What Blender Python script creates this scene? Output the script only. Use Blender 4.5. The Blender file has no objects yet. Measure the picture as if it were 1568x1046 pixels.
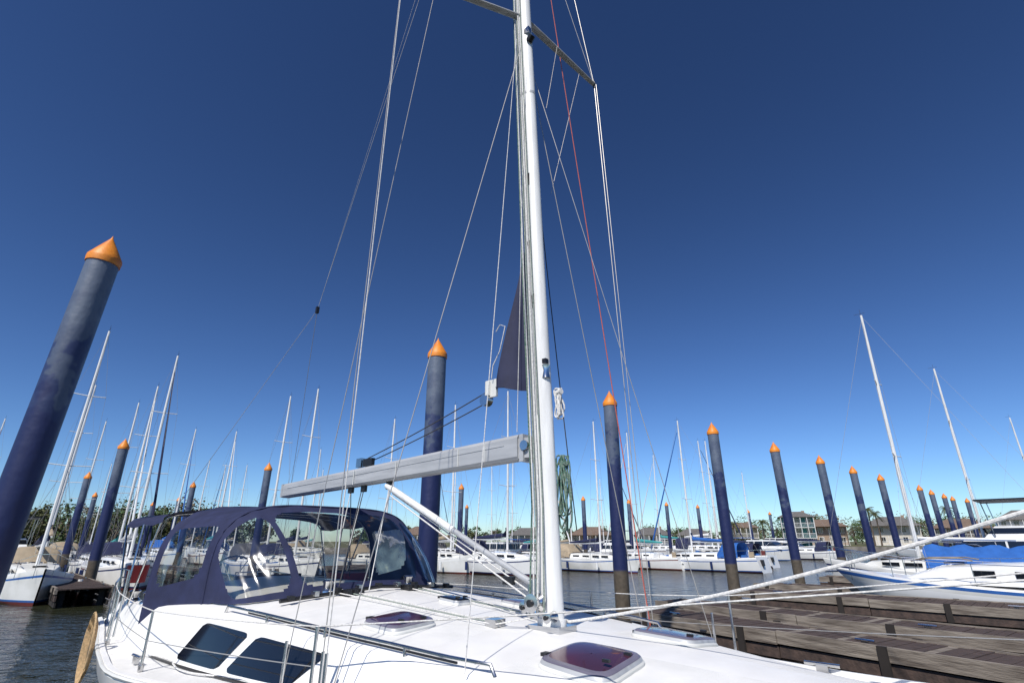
import bpy, math, random
from mathutils import Vector, Matrix
random.seed(7)
sc=bpy.context.scene
COL=bpy.context.collection
# ---------------------------------------------------------------- materials
def mat(name,col,rough=.5,metal=0,col2=None,scale=4,bump=0,bscale=None,spec=.5,coat=0,detail=4,stretch=None,coords='Object'):
    m=bpy.data.materials.new(name);m.use_nodes=True
    nt=m.node_tree;b=nt.nodes['Principled BSDF']
    b.inputs['Base Color'].default_value=(*col,1);b.inputs['Roughness'].default_value=rough
    b.inputs['Metallic'].default_value=metal;b.inputs['Specular IOR Level'].default_value=spec
    b.inputs['Coat Weight'].default_value=coat
    tc=nt.nodes.new('ShaderNodeTexCoord');mp=nt.nodes.new('ShaderNodeMapping')
    nt.links.new(tc.outputs[coords],mp.inputs[0])
    if stretch: mp.inputs['Scale'].default_value=stretch
    if col2 is None: col2=tuple(c*.82 for c in col)
    n=nt.nodes.new('ShaderNodeTexNoise');n.inputs['Scale'].default_value=scale;n.inputs['Detail'].default_value=detail
    nt.links.new(mp.outputs[0],n.inputs['Vector'])
    r=nt.nodes.new('ShaderNodeValToRGB');r.color_ramp.elements[0].position=.35;r.color_ramp.elements[1].position=.65
    r.color_ramp.elements[0].color=(*col2,1);r.color_ramp.elements[1].color=(*col,1)
    nt.links.new(n.outputs[0],r.inputs[0]);nt.links.new(r.outputs[0],b.inputs['Base Color'])
    if bump:
        n2=nt.nodes.new('ShaderNodeTexNoise');n2.inputs['Scale'].default_value=bscale or scale*4;n2.inputs['Detail'].default_value=5
        nt.links.new(mp.outputs[0],n2.inputs['Vector'])
        bp=nt.nodes.new('ShaderNodeBump');bp.inputs['Strength'].default_value=bump;bp.inputs['Distance'].default_value=.02
        nt.links.new(n2.outputs[0],bp.inputs['Height']);nt.links.new(bp.outputs[0],b.inputs['Normal'])
    return m
M={}
M['gel']=mat('gelcoat_white',(.82,.82,.80),.28,col2=(.74,.74,.72),scale=1.2,coat=.3)
M['deckw']=mat('deck_white',(.85,.84,.81),.42,col2=(.77,.76,.73),scale=2.5,bump=.08,bscale=150)
M['nonskid']=mat('deck_nonskid',(.80,.795,.775),.7,col2=(.71,.71,.69),scale=3.5,bump=.35,bscale=220)
M['gelold']=mat('gelcoat_weathered',(.76,.76,.73),.45,col2=(.60,.60,.56),scale=1.0)
M['navyst']=mat('navy_stripe',(.02,.035,.12),.3)
M['bluest']=mat('blue_stripe',(.03,.12,.38),.35)
M['redst']=mat('red_bottom',(.16,.035,.03),.5)
M['black']=mat('black_plastic',(.015,.015,.017),.4)
M['glassd']=mat('dark_window',(.008,.010,.014),.06,spec=.8)
M['alu']=mat('mast_white_paint',(.80,.80,.78),.38,metal=.0,col2=(.68,.68,.66),scale=3,stretch=(6,6,.6))
M['alub']=mat('boom_grey_paint',(.46,.47,.48),.42,metal=.1,col2=(.36,.37,.38),scale=3,stretch=(.6,5,5))
M['steel']=mat('stainless_steel',(.62,.62,.62),.18,metal=1)
M['wire']=mat('rigging_wire',(.46,.44,.41),.4,metal=.4)
M['wired']=mat('dark_line',(.04,.04,.045),.7)
M['ropew']=mat('white_rope',(.74,.73,.70),.85,col2=(.5,.49,.47),scale=60)
M['ropeg']=mat('grey_green_rope',(.30,.34,.30),.85,col2=(.16,.20,.17),scale=60)
M['roper']=mat('red_fleck_rope',(.55,.12,.08),.85,col2=(.38,.1,.08),scale=50)
M['ropegr']=mat('green_rope',(.04,.12,.085),.85,col2=(.20,.25,.20),scale=50)
M['ropey']=mat('tan_rope',(.62,.42,.22),.85,col2=(.4,.28,.15),scale=40)
M['navy']=mat('navy_canvas',(.018,.024,.075),.85,col2=(.012,.016,.052),scale=5,bump=.5,bscale=7)
M['sailn']=mat('navy_sail_uv_strip',(.028,.032,.075),.8,col2=(.02,.023,.055),scale=3,bump=.3,bscale=6)
M['bcan']=mat('blue_canvas',(.02,.12,.42),.8,bump=.4,bscale=8)
M['tcan']=mat('teal_canvas',(.05,.32,.32),.8,bump=.4,bscale=8)
M['tan']=mat('tan_canvas',(.40,.32,.22),.8,bump=.4,bscale=8)
M['grcan']=mat('dark_grey_canvas',(.06,.06,.065),.85,bump=.5,bscale=6)
M['maroon']=mat('smoked_hatch_lens',(.075,.022,.04),.10,col2=(.05,.022,.04),scale=3,spec=.8)
M['lensrim']=mat('hatch_lens_edge',(.16,.15,.20),.25,spec=.6)
M['orange']=mat('orange_cap',(.84,.28,.02),.5,col2=(.64,.18,.02),scale=5,bump=.2)
M['grill']=mat('red_cover',(.4,.03,.03),.6)
def vinyl():
    m=bpy.data.materials.new('clear_vinyl');m.use_nodes=True;nt=m.node_tree;nt.nodes.clear()
    o=nt.nodes.new('ShaderNodeOutputMaterial');mx=nt.nodes.new('ShaderNodeMixShader')
    t=nt.nodes.new('ShaderNodeBsdfTransparent');t.inputs[0].default_value=(.80,.80,.76,1)
    g=nt.nodes.new('ShaderNodeBsdfGlossy');g.inputs['Roughness'].default_value=.14;g.inputs[0].default_value=(.9,.9,.9,1)
    n=nt.nodes.new('ShaderNodeTexNoise');n.inputs['Scale'].default_value=2.2;n.inputs['Detail'].default_value=1.5
    tc=nt.nodes.new('ShaderNodeTexCoord');nt.links.new(tc.outputs['Object'],n.inputs['Vector'])
    bp=nt.nodes.new('ShaderNodeBump');bp.inputs['Strength'].default_value=.8;bp.inputs['Distance'].default_value=.09
    nt.links.new(n.outputs[0],bp.inputs['Height']);nt.links.new(bp.outputs[0],g.inputs['Normal'])
    f=nt.nodes.new('ShaderNodeFresnel');f.inputs[0].default_value=1.5
    nt.links.new(bp.outputs[0],f.inputs['Normal'])
    ad=nt.nodes.new('ShaderNodeMath');ad.operation='ADD';ad.inputs[1].default_value=.08
    nt.links.new(f.outputs[0],ad.inputs[0]);nt.links.new(ad.outputs[0],mx.inputs[0])
    nt.links.new(t.outputs[0],mx.inputs[1]);nt.links.new(g.outputs[0],mx.inputs[2]);nt.links.new(mx.outputs[0],o.inputs[0])
    return m
M['vinyl']=vinyl()
def pilemat():
    m=bpy.data.materials.new('piling_sleeve');m.use_nodes=True;nt=m.node_tree;b=nt.nodes['Principled BSDF']
    ge=nt.nodes.new('ShaderNodeNewGeometry');sp=nt.nodes.new('ShaderNodeSeparateXYZ');nt.links.new(ge.outputs['Position'],sp.inputs[0])
    n=nt.nodes.new('ShaderNodeTexNoise');n.inputs['Scale'].default_value=2.0;n.inputs['Detail'].default_value=3;n.inputs['Roughness'].default_value=.5
    nt.links.new(ge.outputs['Position'],n.inputs['Vector'])
    ma=nt.nodes.new('ShaderNodeMath');ma.operation='MULTIPLY_ADD';ma.inputs[1].default_value=4.6
    nt.links.new(n.outputs[0],ma.inputs[0]);nt.links.new(sp.outputs[2],ma.inputs[2])
    mr=nt.nodes.new('ShaderNodeMapRange');mr.inputs[1].default_value=0;mr.inputs[2].default_value=12.0
    nt.links.new(ma.outputs[0],mr.inputs[0])
    r=nt.nodes.new('ShaderNodeValToRGB');cr=r.color_ramp
    cr.elements[0].position=0;cr.elements[0].color=(.010,.017,.072,1)
    cr.elements[1].position=.50;cr.elements[1].color=(.013,.020,.082,1)
    for p,c in [(.515,(.021,.033,.10)),(.55,(.026,.04,.11)),(.565,(.07,.092,.145)),(.64,(.088,.112,.168)),(.66,(.11,.138,.19)),(.9,(.13,.155,.21))]:
        e=cr.elements.new(p);e.color=(*c,1)
    nt.links.new(mr.outputs[0],r.inputs[0])
    mix=nt.nodes.new('ShaderNodeMix');mix.data_type='RGBA'
    st=nt.nodes.new('ShaderNodeMapRange');st.inputs[1].default_value=1.28;st.inputs[2].default_value=1.34
    nt.links.new(sp.outputs[2],st.inputs[0]);nt.links.new(st.outputs[0],mix.inputs[0])
    w=nt.nodes.new('ShaderNodeTexNoise');w.inputs['Scale'].default_value=9;nt.links.new(ge.outputs['Position'],w.inputs['Vector'])
    wr_=nt.nodes.new('ShaderNodeValToRGB');wr_.color_ramp.elements[0].color=(.035,.028,.02,1);wr_.color_ramp.elements[1].color=(.15,.12,.085,1)
    nt.links.new(w.outputs[0],wr_.inputs[0]);nt.links.new(wr_.outputs[0],mix.inputs[6]);nt.links.new(r.outputs[0],mix.inputs[7])
    nt.links.new(mix.outputs[2],b.inputs['Base Color'])
    b.inputs['Roughness'].default_value=.5
    n2=nt.nodes.new('ShaderNodeTexNoise');n2.inputs['Scale'].default_value=6
    nt.links.new(ge.outputs['Position'],n2.inputs['Vector'])
    bp=nt.nodes.new('ShaderNodeBump');bp.inputs['Strength'].default_value=.35;bp.inputs['Distance'].default_value=.03
    nt.links.new(n2.outputs[0],bp.inputs['Height']);nt.links.new(bp.outputs[0],b.inputs['Normal'])
    return m
M['pile']=pilemat()
M['wooddk']=mat('dock_boards_brown',(.088,.058,.046),.85,col2=(.042,.030,.026),scale=6,bump=.6,bscale=20,stretch=(1,6,1))
M['woodw']=mat('weathered_beam',(.29,.25,.205),.88,col2=(.10,.080,.064),scale=3,bump=.6,bscale=12,stretch=(.5,5,5))
M['woodd']=mat('dark_timber',(.026,.021,.018),.9)
# ---------------------------------------------------------------- mesh builder
class MB:
    def __init__(s): s.v=[];s.f=[];s.m=[];s.mats=[]
    def mi(s,k):
        if k not in s.mats: s.mats.append(k)
        return s.mats.index(k)
    def add(s,vs,fs,k):
        o=len(s.v);i=s.mi(k);s.v+= [tuple(x) for x in vs]
        for f in fs: s.f.append([a+o for a in f]);s.m.append(i)
    def box(s,c,sz,k,R=None,taper=1):
        hx,hy,hz=sz[0]/2,sz[1]/2,sz[2]/2;vs=[]
        for z in(-hz,hz):
            t=taper if z>0 else 1
            for x,y in((-hx,-hy),(hx,-hy),(hx,hy),(-hx,hy)):
                p=Vector((x*t,y*t,z));p=(R@p) if R else p;vs.append(p+Vector(c))
        s.add(vs,[(3,2,1,0),(4,5,6,7),(0,1,5,4),(1,2,6,5),(2,3,7,6),(3,0,4,7)],k)
    def tube(s,pts,r,k,n=6,ry=None,caps=True,up=None):
        pts=[Vector(p) for p in pts];rs=r if isinstance(r,(list,tuple)) else [r]*len(pts)
        vs=[];fs=[]
        for i,p in enumerate(pts):
            d=(pts[min(i+1,len(pts)-1)]-pts[max(i-1,0)])
            d=d.normalized() if d.length>1e-9 else Vector((0,0,1))
            u=Vector(up) if up else (Vector((0,0,1)) if abs(d.z)<.9 else Vector((1,0,0)))
            a=(u-d*u.dot(d)).normalized();b=d.cross(a)
            for j in range(n):
                t=2*math.pi*(j+.5)/n
                vs.append(p+a*math.cos(t)*rs[i]+b*math.sin(t)*(rs[i] if ry is None else ry*rs[i]/rs[0]))
        for i in range(len(pts)-1):
            for j in range(n):
                k2=(j+1)%n;fs.append((i*n+j,i*n+k2,(i+1)*n+k2,(i+1)*n+j))
        if caps: fs+=[tuple(range(n-1,-1,-1)),tuple(range((len(pts)-1)*n,len(pts)*n))]
        s.add(vs,fs,k)
    def grid(s,rows,k,kf=None,flip=False):
        nr=len(rows);nc=len(rows[0]);o=len(s.v)
        for r in rows: s.v+=[tuple(p) for p in r]
        for i in range(nr-1):
            for j in range(nc-1):
                f=[o+i*nc+j,o+i*nc+j+1,o+(i+1)*nc+j+1,o+(i+1)*nc+j]
                if flip:f.reverse()
                s.f.append(f);s.m.append(s.mi(kf(i,j) if kf else k))
    def poly(s,pts,k): s.add(pts,[tuple(range(len(pts)))],k)
    def mesh(s,name,smooth=35):
        me=bpy.data.meshes.new(name);me.from_pydata(s.v,[],s.f)
        for k in s.mats: me.materials.append(M[k])
        me.polygons.foreach_set('material_index',s.m)
        if smooth:
            me.polygons.foreach_set('use_smooth',[True]*len(s.f))
            me.update();me.set_sharp_from_angle(angle=math.radians(smooth))
        me.update();return me
    def obj(s,name,parent=None,smooth=35,loc=None,rot=0):
        o=bpy.data.objects.new(name,s.mesh(name,smooth));COL.objects.link(o)
        if parent:o.parent=parent
        if loc:o.location=loc
        o.rotation_euler[2]=rot
        return o
def empty(name,loc=(0,0,0),rot=0):
    o=bpy.data.objects.new(name,None);COL.objects.link(o);o.location=loc;o.rotation_euler[2]=rot;o.empty_display_size=.5;return o
def lerp(a,b,t): return a+(b-a)*t
def interp(tab,x):
    if x<=tab[0][0]:return tab[0][1]
    for (a,b),(c,d) in zip(tab,tab[1:]):
        if x<=c:
            t=(x-a)/(c-a);return b+(d-b)*t
    return tab[-1][1]
def sinterp(tab,x):
    xs=[t[0] for t in tab];ys=[t[1] for t in tab]
    if x<=xs[0]:return ys[0]
    if x>=xs[-1]:return ys[-1]
    for i in range(len(xs)-1):
        if x<=xs[i+1]:
            t=(x-xs[i])/(xs[i+1]-xs[i]);h=xs[i+1]-xs[i]
            m0=(ys[i+1]-ys[i-1])/(xs[i+1]-xs[i-1])*h if i>0 else ys[i+1]-ys[i]
            m1=(ys[i+2]-ys[i])/(xs[i+2]-xs[i])*h if i+2<len(xs) else ys[i+1]-ys[i]
            return (2*t**3-3*t*t+1)*ys[i]+(t**3-2*t*t+t)*m0+(-2*t**3+3*t*t)*ys[i+1]+(t**3-t*t)*m1
# ---------------------------------------------------------------- camera, sky, sun
cd=bpy.data.cameras.new('camera');cd.lens=18.09;cd.sensor_width=36;cd.clip_start=.05;cd.clip_end=8000
cam=bpy.data.objects.new('camera',cd);COL.objects.link(cam);cam.location=(0,0,2.1)
cam.rotation_euler=(math.radians(90+21.2),0,0);sc.camera=cam
EL=math.radians(49);sx,sy=-.40,-.91
w=bpy.data.worlds.new('World');sc.world=w;w.use_nodes=True;nt=w.node_tree
sk=nt.nodes.new('ShaderNodeTexSky');sk.sky_type='NISHITA';sk.sun_disc=False;sk.sun_elevation=EL;sk.sun_rotation=math.atan2(sx,sy)
sk.air_density=.8;sk.dust_density=.3;sk.ozone_density=2.6;sk.altitude=0
tint=nt.nodes.new('ShaderNodeMix');tint.data_type='RGBA';tint.blend_type='MULTIPLY';tint.inputs[0].default_value=1;tint.inputs[7].default_value=(.765,.845,.93,1);tint.clamp_result=False
gm=nt.nodes.new('ShaderNodeGamma');gm.inputs[1].default_value=1.42
nt.links.new(sk.outputs[0],tint.inputs[6]);nt.links.new(tint.outputs[2],gm.inputs[0])
bg=nt.nodes['Background'];bg.inputs[1].default_value=.064;nt.links.new(gm.outputs[0],bg.inputs[0])
sd=bpy.data.lights.new('sun','SUN');sd.energy=4.8;sd.angle=math.radians(.5);sd.color=(1,.95,.88)
so=bpy.data.objects.new('sun',sd);COL.objects.link(so)
L=math.hypot(sx,sy);dv=Vector((sx/L*math.cos(EL),sy/L*math.cos(EL),math.sin(EL)));so.rotation_euler=dv.to_track_quat('Z','Y').to_euler()
sc.view_settings.view_transform='Standard';sc.view_settings.look='None';sc.view_settings.exposure=0
# ---------------------------------------------------------------- water, land
def watermat():
    m=bpy.data.materials.new('marina_water');m.use_nodes=True;nt=m.node_tree;b=nt.nodes['Principled BSDF']
    b.inputs['Base Color'].default_value=(.030,.033,.018,1);b.inputs['Roughness'].default_value=.07;b.inputs['IOR'].default_value=1.27
    tc=nt.nodes.new('ShaderNodeNewGeometry');mp=nt.nodes.new('ShaderNodeMapping');mp.inputs['Scale'].default_value=(1,1.5,1);mp.inputs['Rotation'].default_value=(0,0,.6)
    nt.links.new(tc.outputs['Position'],mp.inputs[0])
    n=nt.nodes.new('ShaderNodeTexNoise');n.inputs['Scale'].default_value=1.3;n.inputs['Detail'].default_value=4;n.inputs['Distortion'].default_value=.6
    n2=nt.nodes.new('ShaderNodeTexNoise');n2.inputs['Scale'].default_value=6;n2.inputs['Detail'].default_value=3
    nt.links.new(mp.outputs[0],n.inputs['Vector']);nt.links.new(mp.outputs[0],n2.inputs['Vector'])
    b1=nt.nodes.new('ShaderNodeBump');b1.inputs['Strength'].default_value=1;b1.inputs['Distance'].default_value=.09
    b2=nt.nodes.new('ShaderNodeBump');b2.inputs['Strength'].default_value=1;b2.inputs['Distance'].default_value=.02
    nt.links.new(n.outputs[0],b1.inputs['Height']);nt.links.new(n2.outputs[0],b2.inputs['Height']);nt.links.new(b1.outputs[0],b2.inputs['Normal'])
    nt.links.new(b2.outputs[0],b.inputs['Normal']);return m
M['water']=watermat()
b=MB();b.poly([(-4000,-4000,0),(4000,-4000,0),(4000,4000,0),(-4000,4000,0)],'water');b.obj('water',smooth=0)
M['grass']=mat('lawn_grass',(.09,.11,.03),.95,col2=(.12,.10,.05),scale=.15,coords='Object')
M['conc']=mat('bulkhead_concrete',(.26,.235,.20),.9,col2=(.14,.125,.11),scale=.8)
edge=[(-3500,20),(-400,55),(-110,84),(-40,102),(0,118),(60,124),(160,128),(600,150),(3500,250)]
b=MB()
n=len(edge)
b.add([(x,y,1.0) for x,y in edge]+[(x,4000,1.0) for x,y in edge],[(i,i+1,n+i+1,n+i) for i in range(n-1)],'grass')
b.add([(x,y,1.0) for x,y in edge]+[(x,y,-.5) for x,y in edge],[(n+i,n+i+1,i+1,i) for i in range(n-1)],'conc')
b.obj('ground',smooth=0)
def shore(x): return interp(edge,x)
# ---------------------------------------------------------------- pilings
def piling(x,y,H=6.7,r=.215,lean=None):
    b=MB();lean=(random.uniform(-.012,.012),random.uniform(-.012,.012)) if lean is None else lean
    zs=[-1.5+ (H-.42+1.5)*i/10 for i in range(11)]
    P=lambda z:(lean[0]*(z-H),lean[1]*(z-H),z)
    b.tube([P(z) for z in zs],[r*1.02]+[r]*10,'pile',n=24)
    c=[(H-.50,r*1.07),(H-.42,r*1.10),(H-.38,r*1.07),(H-.20,r*.58),(H-.03,r*.10),(H+.03,r*.01)]
    b.tube([P(z) for z,_ in c],[q for _,q in c],'orange',n=24)
    b.obj('mooring_piling',loc=(x,y,0))
for i,(x,y) in enumerate([(-6.5,7.2),(-1.8,11.7),(3.2,16.4),(8.3,21.2),(13.0,25.7),(17.6,29.9),(22.2,34.3),(26.8,38.5),(35.4,46.3),(39.7,50.6),(44.2,54.8),(47.7,58.1),(51.5,60.8),(-18.6,24.8),(-15.2,32.8),(-26.2,43.7),(-29.9,37.3),(-41.5,53.3),(-36.6,59.0),(-4.3,45.3),(7.7,58.1),(19.2,67.0),(13.6,62.7),(24.7,71.8),(36.6,83.9),(42.6,89.6),(-6.0,71.8),(-44.7,67.0)]):
    piling(x,y,lean=(.045,0) if i==0 else None)
# ---------------------------------------------------------------- docks
def dock(p0,p1,wd,z=.62,side=1,short=False):
    p0=Vector((p0[0],p0[1],0));p1=Vector((p1[0],p1[1],0));d=(p1-p0);Ln=d.length;d.normalize()
    ang=math.atan2(d.y,d.x)
    b=MB();x=0
    while x<Ln:
        wv=.14;b.box((x+wv/2,wd/2+random.uniform(-.01,.01),z-.02+random.uniform(-.006,.006)),(wv-.012,wd-.02,.04),'wooddk' if random.random()>.06 else 'woodw');x+=wv
    for yy,o in ((-.03,-1),(wd+.03,1)):
        seg=0
        while seg<Ln:
            l=min(3.6,Ln-seg)
            b.box((seg+l/2,yy,z-.08+random.uniform(-.015,.015)),(l-.02,.07,.20),'woodw',R=Matrix.Rotation(random.uniform(-.004,.004),3,'Y'))
            b.box((seg+l/2,yy-o*.03,z-.30+random.uniform(-.01,.01)),(l-.02,.05,.18),'wooddk')
            b.box((seg+l/2,yy-o*.06,z-.50),(l-.015,.05,.14),'woodd')
            seg+=l
        xx=.5
        while xx<Ln:
            b.box((xx,yy+o*.05,z-.18),(.13,.05,.42),'woodd');b.tube([(xx,yy-o*.2,-1.2),(xx,yy-o*.2,z-.1)],.12,'woodd',n=8);xx+=2.4
    for xx in (1.2,Ln*.45,Ln*.8):
        b.tube([(xx-.14,.12,z+.05),(xx+.14,.12,z+.05)],.02,'steel',n=6);b.box((xx,.12,z+.025),(.1,.04,.05),'steel')
    b.obj('wooden_dock',loc=p0,rot=ang,smooth=30)
dock((2.75,13.3),(8.6,3.9),1.0)
dock((3.75,14.9),(11.6,4.6),.95,z=.66)
dock((7.2,18.2),(17.5,7.8),1.5,z=.62)
dock((9.2,21.6),(24,7.5),1.0,z=.6)
dock((13.8,25.4),(30,10),1.2,z=.6)
dock((-14.2,20.2),(-23,29.3),1.5,z=.6)
dock((-17,31.5),(-27,41.5),1.5,z=.6)
dock((-3.6,45.2),(-15,33.2),1.5,z=.6)
dock((8.3,57.5),(-3.4,45.5),1.5,z=.6)
dock((42,88),(8.5,58),1.5,z=.6)
dock((27,38.5),(50,17),1.2,z=.6)
# ---------------------------------------------------------------- background sailboats
def sail_mesh(name,Lh,beam,mh,stripe,cover,dodger,jib,gel='gel',tarp=None):
    b=MB();xb=Lh*.42;xs=-Lh*.58
    fr=[1.15,1.1,1.04,1.0,.98,1.0,1.06,1.15,1.28,1.4]
    hbf=[.70,.82,.92,.99,1.0,.96,.84,.62,.34,.02]
    rows=[];N=len(hbf)
    for i in range(N):
        t=i/(N-1);x=lerp(xs,xb,t);hb=beam/2*hbf[i];zs=fr[i]*.95
        xo=lambda z:(.55*(1-z/zs) if i==N-1 else (.25*(1-z/zs) if i==N-2 else (-.3*(1-z/zs) if i==0 else 0)))
        sec=[]
        for z,yf in ((-.35,.0),(-.2,.62),(.08,.86),(.16,.88),(zs*.80,.985),(zs*.87,.99),(zs,1.0),(zs+.05,.97),(zs+.03,.90),(zs+.06,.45),(zs+.08,0)):
            sec.append((x-(xo(max(z,0)) if i>=N-2 else -xo(max(z,0)) if i==0 else 0),-hb*yf,z))
        rows.append(sec+[(p[0],-p[1],p[2]) for p in sec[-2::-1]])
    nc=len(rows[0])
    def kf(i,j):
        jj=min(j,nc-2-j)
        return 'redst' if jj<2 else (stripe if jj in(2,4) else gel)
    b.grid(rows,gel,kf,flip=True);b.add(rows[0],[tuple(range(nc))],gel)
    cr=[];zs=1.0
    for x,wf,h in ((-Lh*.30,.0,.40),(-Lh*.295,.62,.44),(-Lh*.1,.62,.46),(Lh*.1,.52,.40),(Lh*.2,.36,.30),(Lh*.26,.2,.03)):
        wv=max(beam/2*wf,.02);cr.append([(x,-wv*1.08,zs),(x,-wv,zs+h*.35),(x,-wv*.96,zs+h*.8),(x,-wv*.88,zs+h),(x,0,zs+h*1.12),(x,wv*.88,zs+h),(x,wv*.96,zs+h*.8),(x,wv,zs+h*.35),(x,wv*1.08,zs)])
    b.grid(cr,gel,flip=True)
    for s_ in(-1,1):
        for x0 in(-.24,-.13,-.02,.07):
            yv=beam/2*(.60 if x0<0 else .545)+.015
            b.box((Lh*(x0+.035),s_*yv,zs+.25),(Lh*.07,.03,.14),'glassd')
        for x0 in(-.2,.05): b.tube([(Lh*x0,s_*beam*.22,zs+.55),(Lh*x0+1.2,s_*beam*.21,zs+.52)],.02,'wooddk',n=4)
    b.box((Lh*.13,0,zs+.42),(.5,.5,.07),'glassd')
    b.tube([(0,0,1.3),(-.05,0,mh*.6),(-.12,0,mh)],[.085,.08,.055],'alu',n=8)
    for zf,sl in((.45,.95),(.72,.7)):
        z=mh*zf
        for s_ in(-1,1): b.tube([(-.04,0,z),(-.12,s_*sl,z+.06)],.025,'alu',n=5)
    for s_ in(-1,1):
        yb=beam*.46
        b.tube([(-.1,s_*yb,1),(-.12,s_*.95,mh*.45+.06),(-.12,s_*.7,mh*.72+.06),(-.12,0,mh-.1)],.007,'wire',n=4)
        b.tube([(.4,s_*yb,1),(-.04,0,mh*.45)],.006,'wire',n=4);b.tube([(-.5,s_*yb,1),(-.04,0,mh*.45)],.006,'wire',n=4)
    b.tube([(xb-.1,0,1.35),(-.12,0,mh-.15)],.008,'wire',n=4)
    b.tube([(xs,0,1.2),(-.12,0,mh-.05)],.007,'wire',n=4)
    if jib: 
        p0=Vector((xb-.15,0,1.7));p1=Vector((-.12,0,mh-.6));b.tube([p0,p0.lerp(p1,.1),p0.lerp(p1,.5),p0.lerp(p1,.95)],[.04,.07,.055,.025],jib,n=6)
    b.tube([(-.1,0,mh),(-.1,0,mh+.35)],.008,'wired',n=4);b.tube([(-.3,0,mh+.1),(.2,0,mh+.1)],.008,'wired',n=4)
    bl=Lh*.36
    b.tube([(-.12,0,2.35),(-bl,0,2.3)],.07,'alu',n=6)
    if cover:
        b.tube([(-.1,0,3.1),(-.25,0,2.62),(-bl*.5,0,2.5),(-bl*.97,0,2.4)],[.10,.17,.14,.08],cover,n=8,ry=.13)
    if tarp:
        rw=[]
        for i in range(13):
            x=-.3-bl*1.0*i/12;rw.append([(x+.08*math.sin(y*4),y,2.05-abs(y)**1.2*.62+.07*math.sin(i*1.7+y*3)+.04*math.sin(i*3.1-y*5)) for y in(-1.3,-1.0,-.6,-.25,0,.25,.6,1.0,1.3)])
        b.grid(rw,tarp)
    b.tube([(-bl*.8,0,2.3),(-bl*.85,0,1.1)],.012,'ropew',n=4)
    if dodger:
        rw=[]
        for x,h in((-Lh*.27,.45),(-Lh*.31,1.15),(-Lh*.44,1.2)):
            rw.append([(x,-beam*.36*math.copysign(abs(math.cos(a))**.6,math.cos(a)),zs+.1+h*max(math.sin(a),0)**.5) for a in [math.pi*i/10 for i in range(11)]])
        b.grid(rw,dodger)
    for s_ in(-1,1):
        pts=[(xb-.1,0,1.95),(xb-.4,s_*.3,1.95),(xb-1.4,s_*beam*.26,1.7),(0,s_*beam*.47,1.6),(-Lh*.3,s_*beam*.48,1.6),(xs+.1,s_*beam*.34,1.7),(xs,0,1.7)]
        b.tube(pts,.012,'steel',n=4)
        for p in pts[1:-1]: b.tube([p,(p[0],p[1],1.0)],.012,'steel',n=4)
        for fx in(-2.5,.8): b.tube([(fx,s_*(beam/2+.08),.25),(fx,s_*(beam/2+.09),.8)],.1,'navyst' if fx<0 else 'gel',n=8)
    b.tube([(xs+1,0,.9),(xs+1,0,1.7)],.05,gel,n=6)
    b.tube([(xs+1,.4*math.cos(a),1.6+.4*math.sin(a)) for a in [math.pi*2*i/14 for i in range(15)]],.015,'steel',n=4)
    # outboard, swim ladder and cockpit clutter
    b.box((xs-.15,.4,.75),(.3,.28,.45),'black',taper=.8);b.tube([(xs-.15,.4,.6),(xs-.15,.4,-.2)],.06,'black',n=6)
    b.box((xs+1.7,-.5,1.15),(.5,.4,.3),'bluest');b.box((xs+.5,.7,1.35),(.4,.12,.45),'redst' if stripe=='navyst' else 'tan')
    return b.mesh(name)
VAR=[sail_mesh('sailboat_hull_a',9.5,3.1,13.5,'navyst','navy','navy',None),
     sail_mesh('sailboat_hull_b',10.5,3.3,13.5,'bluest','bcan','bcan','bcan'),
     sail_mesh('sailboat_hull_c',8.5,2.9,13.5,'gel','tan',None,None,'gelold'),
     sail_mesh('sailboat_hull_d',10,3.2,13.5,'navyst','gel','navy','navy'),
     sail_mesh('sailboat_hull_e',9,3.0,13.5,'redst','tcan',None,'gel'),
     sail_mesh('sailboat_hull_f',10,3.2,13.5,'bluest','navy','tan',None,'gelold'),
     sail_mesh('sailboat_hull_g',9.5,3.1,13.5,'navyst',None,None,None,'gelold',tarp='bcan'),
     sail_mesh('sailboat_hull_h',9.8,3.2,13.5,'bluest','grcan','grcan',None,'gel')]
A0=math.atan2(-.72,.69)
def sailboat(x,y,H,rot,v=None,s=None):
    o=bpy.data.objects.new('sailboat',VAR[random.randrange(6) if v is None else v]);COL.objects.link(o)
    o.location=(x,y,0);k=H/13.5;s=s or max(.85,min(1.05,k))
    o.scale=(s,s,max(k,.84));o.rotation_euler=(random.uniform(-.014,.014),random.uniform(-.012,.012),rot+random.uniform(-.03,.03))
PI=math.pi
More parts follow.
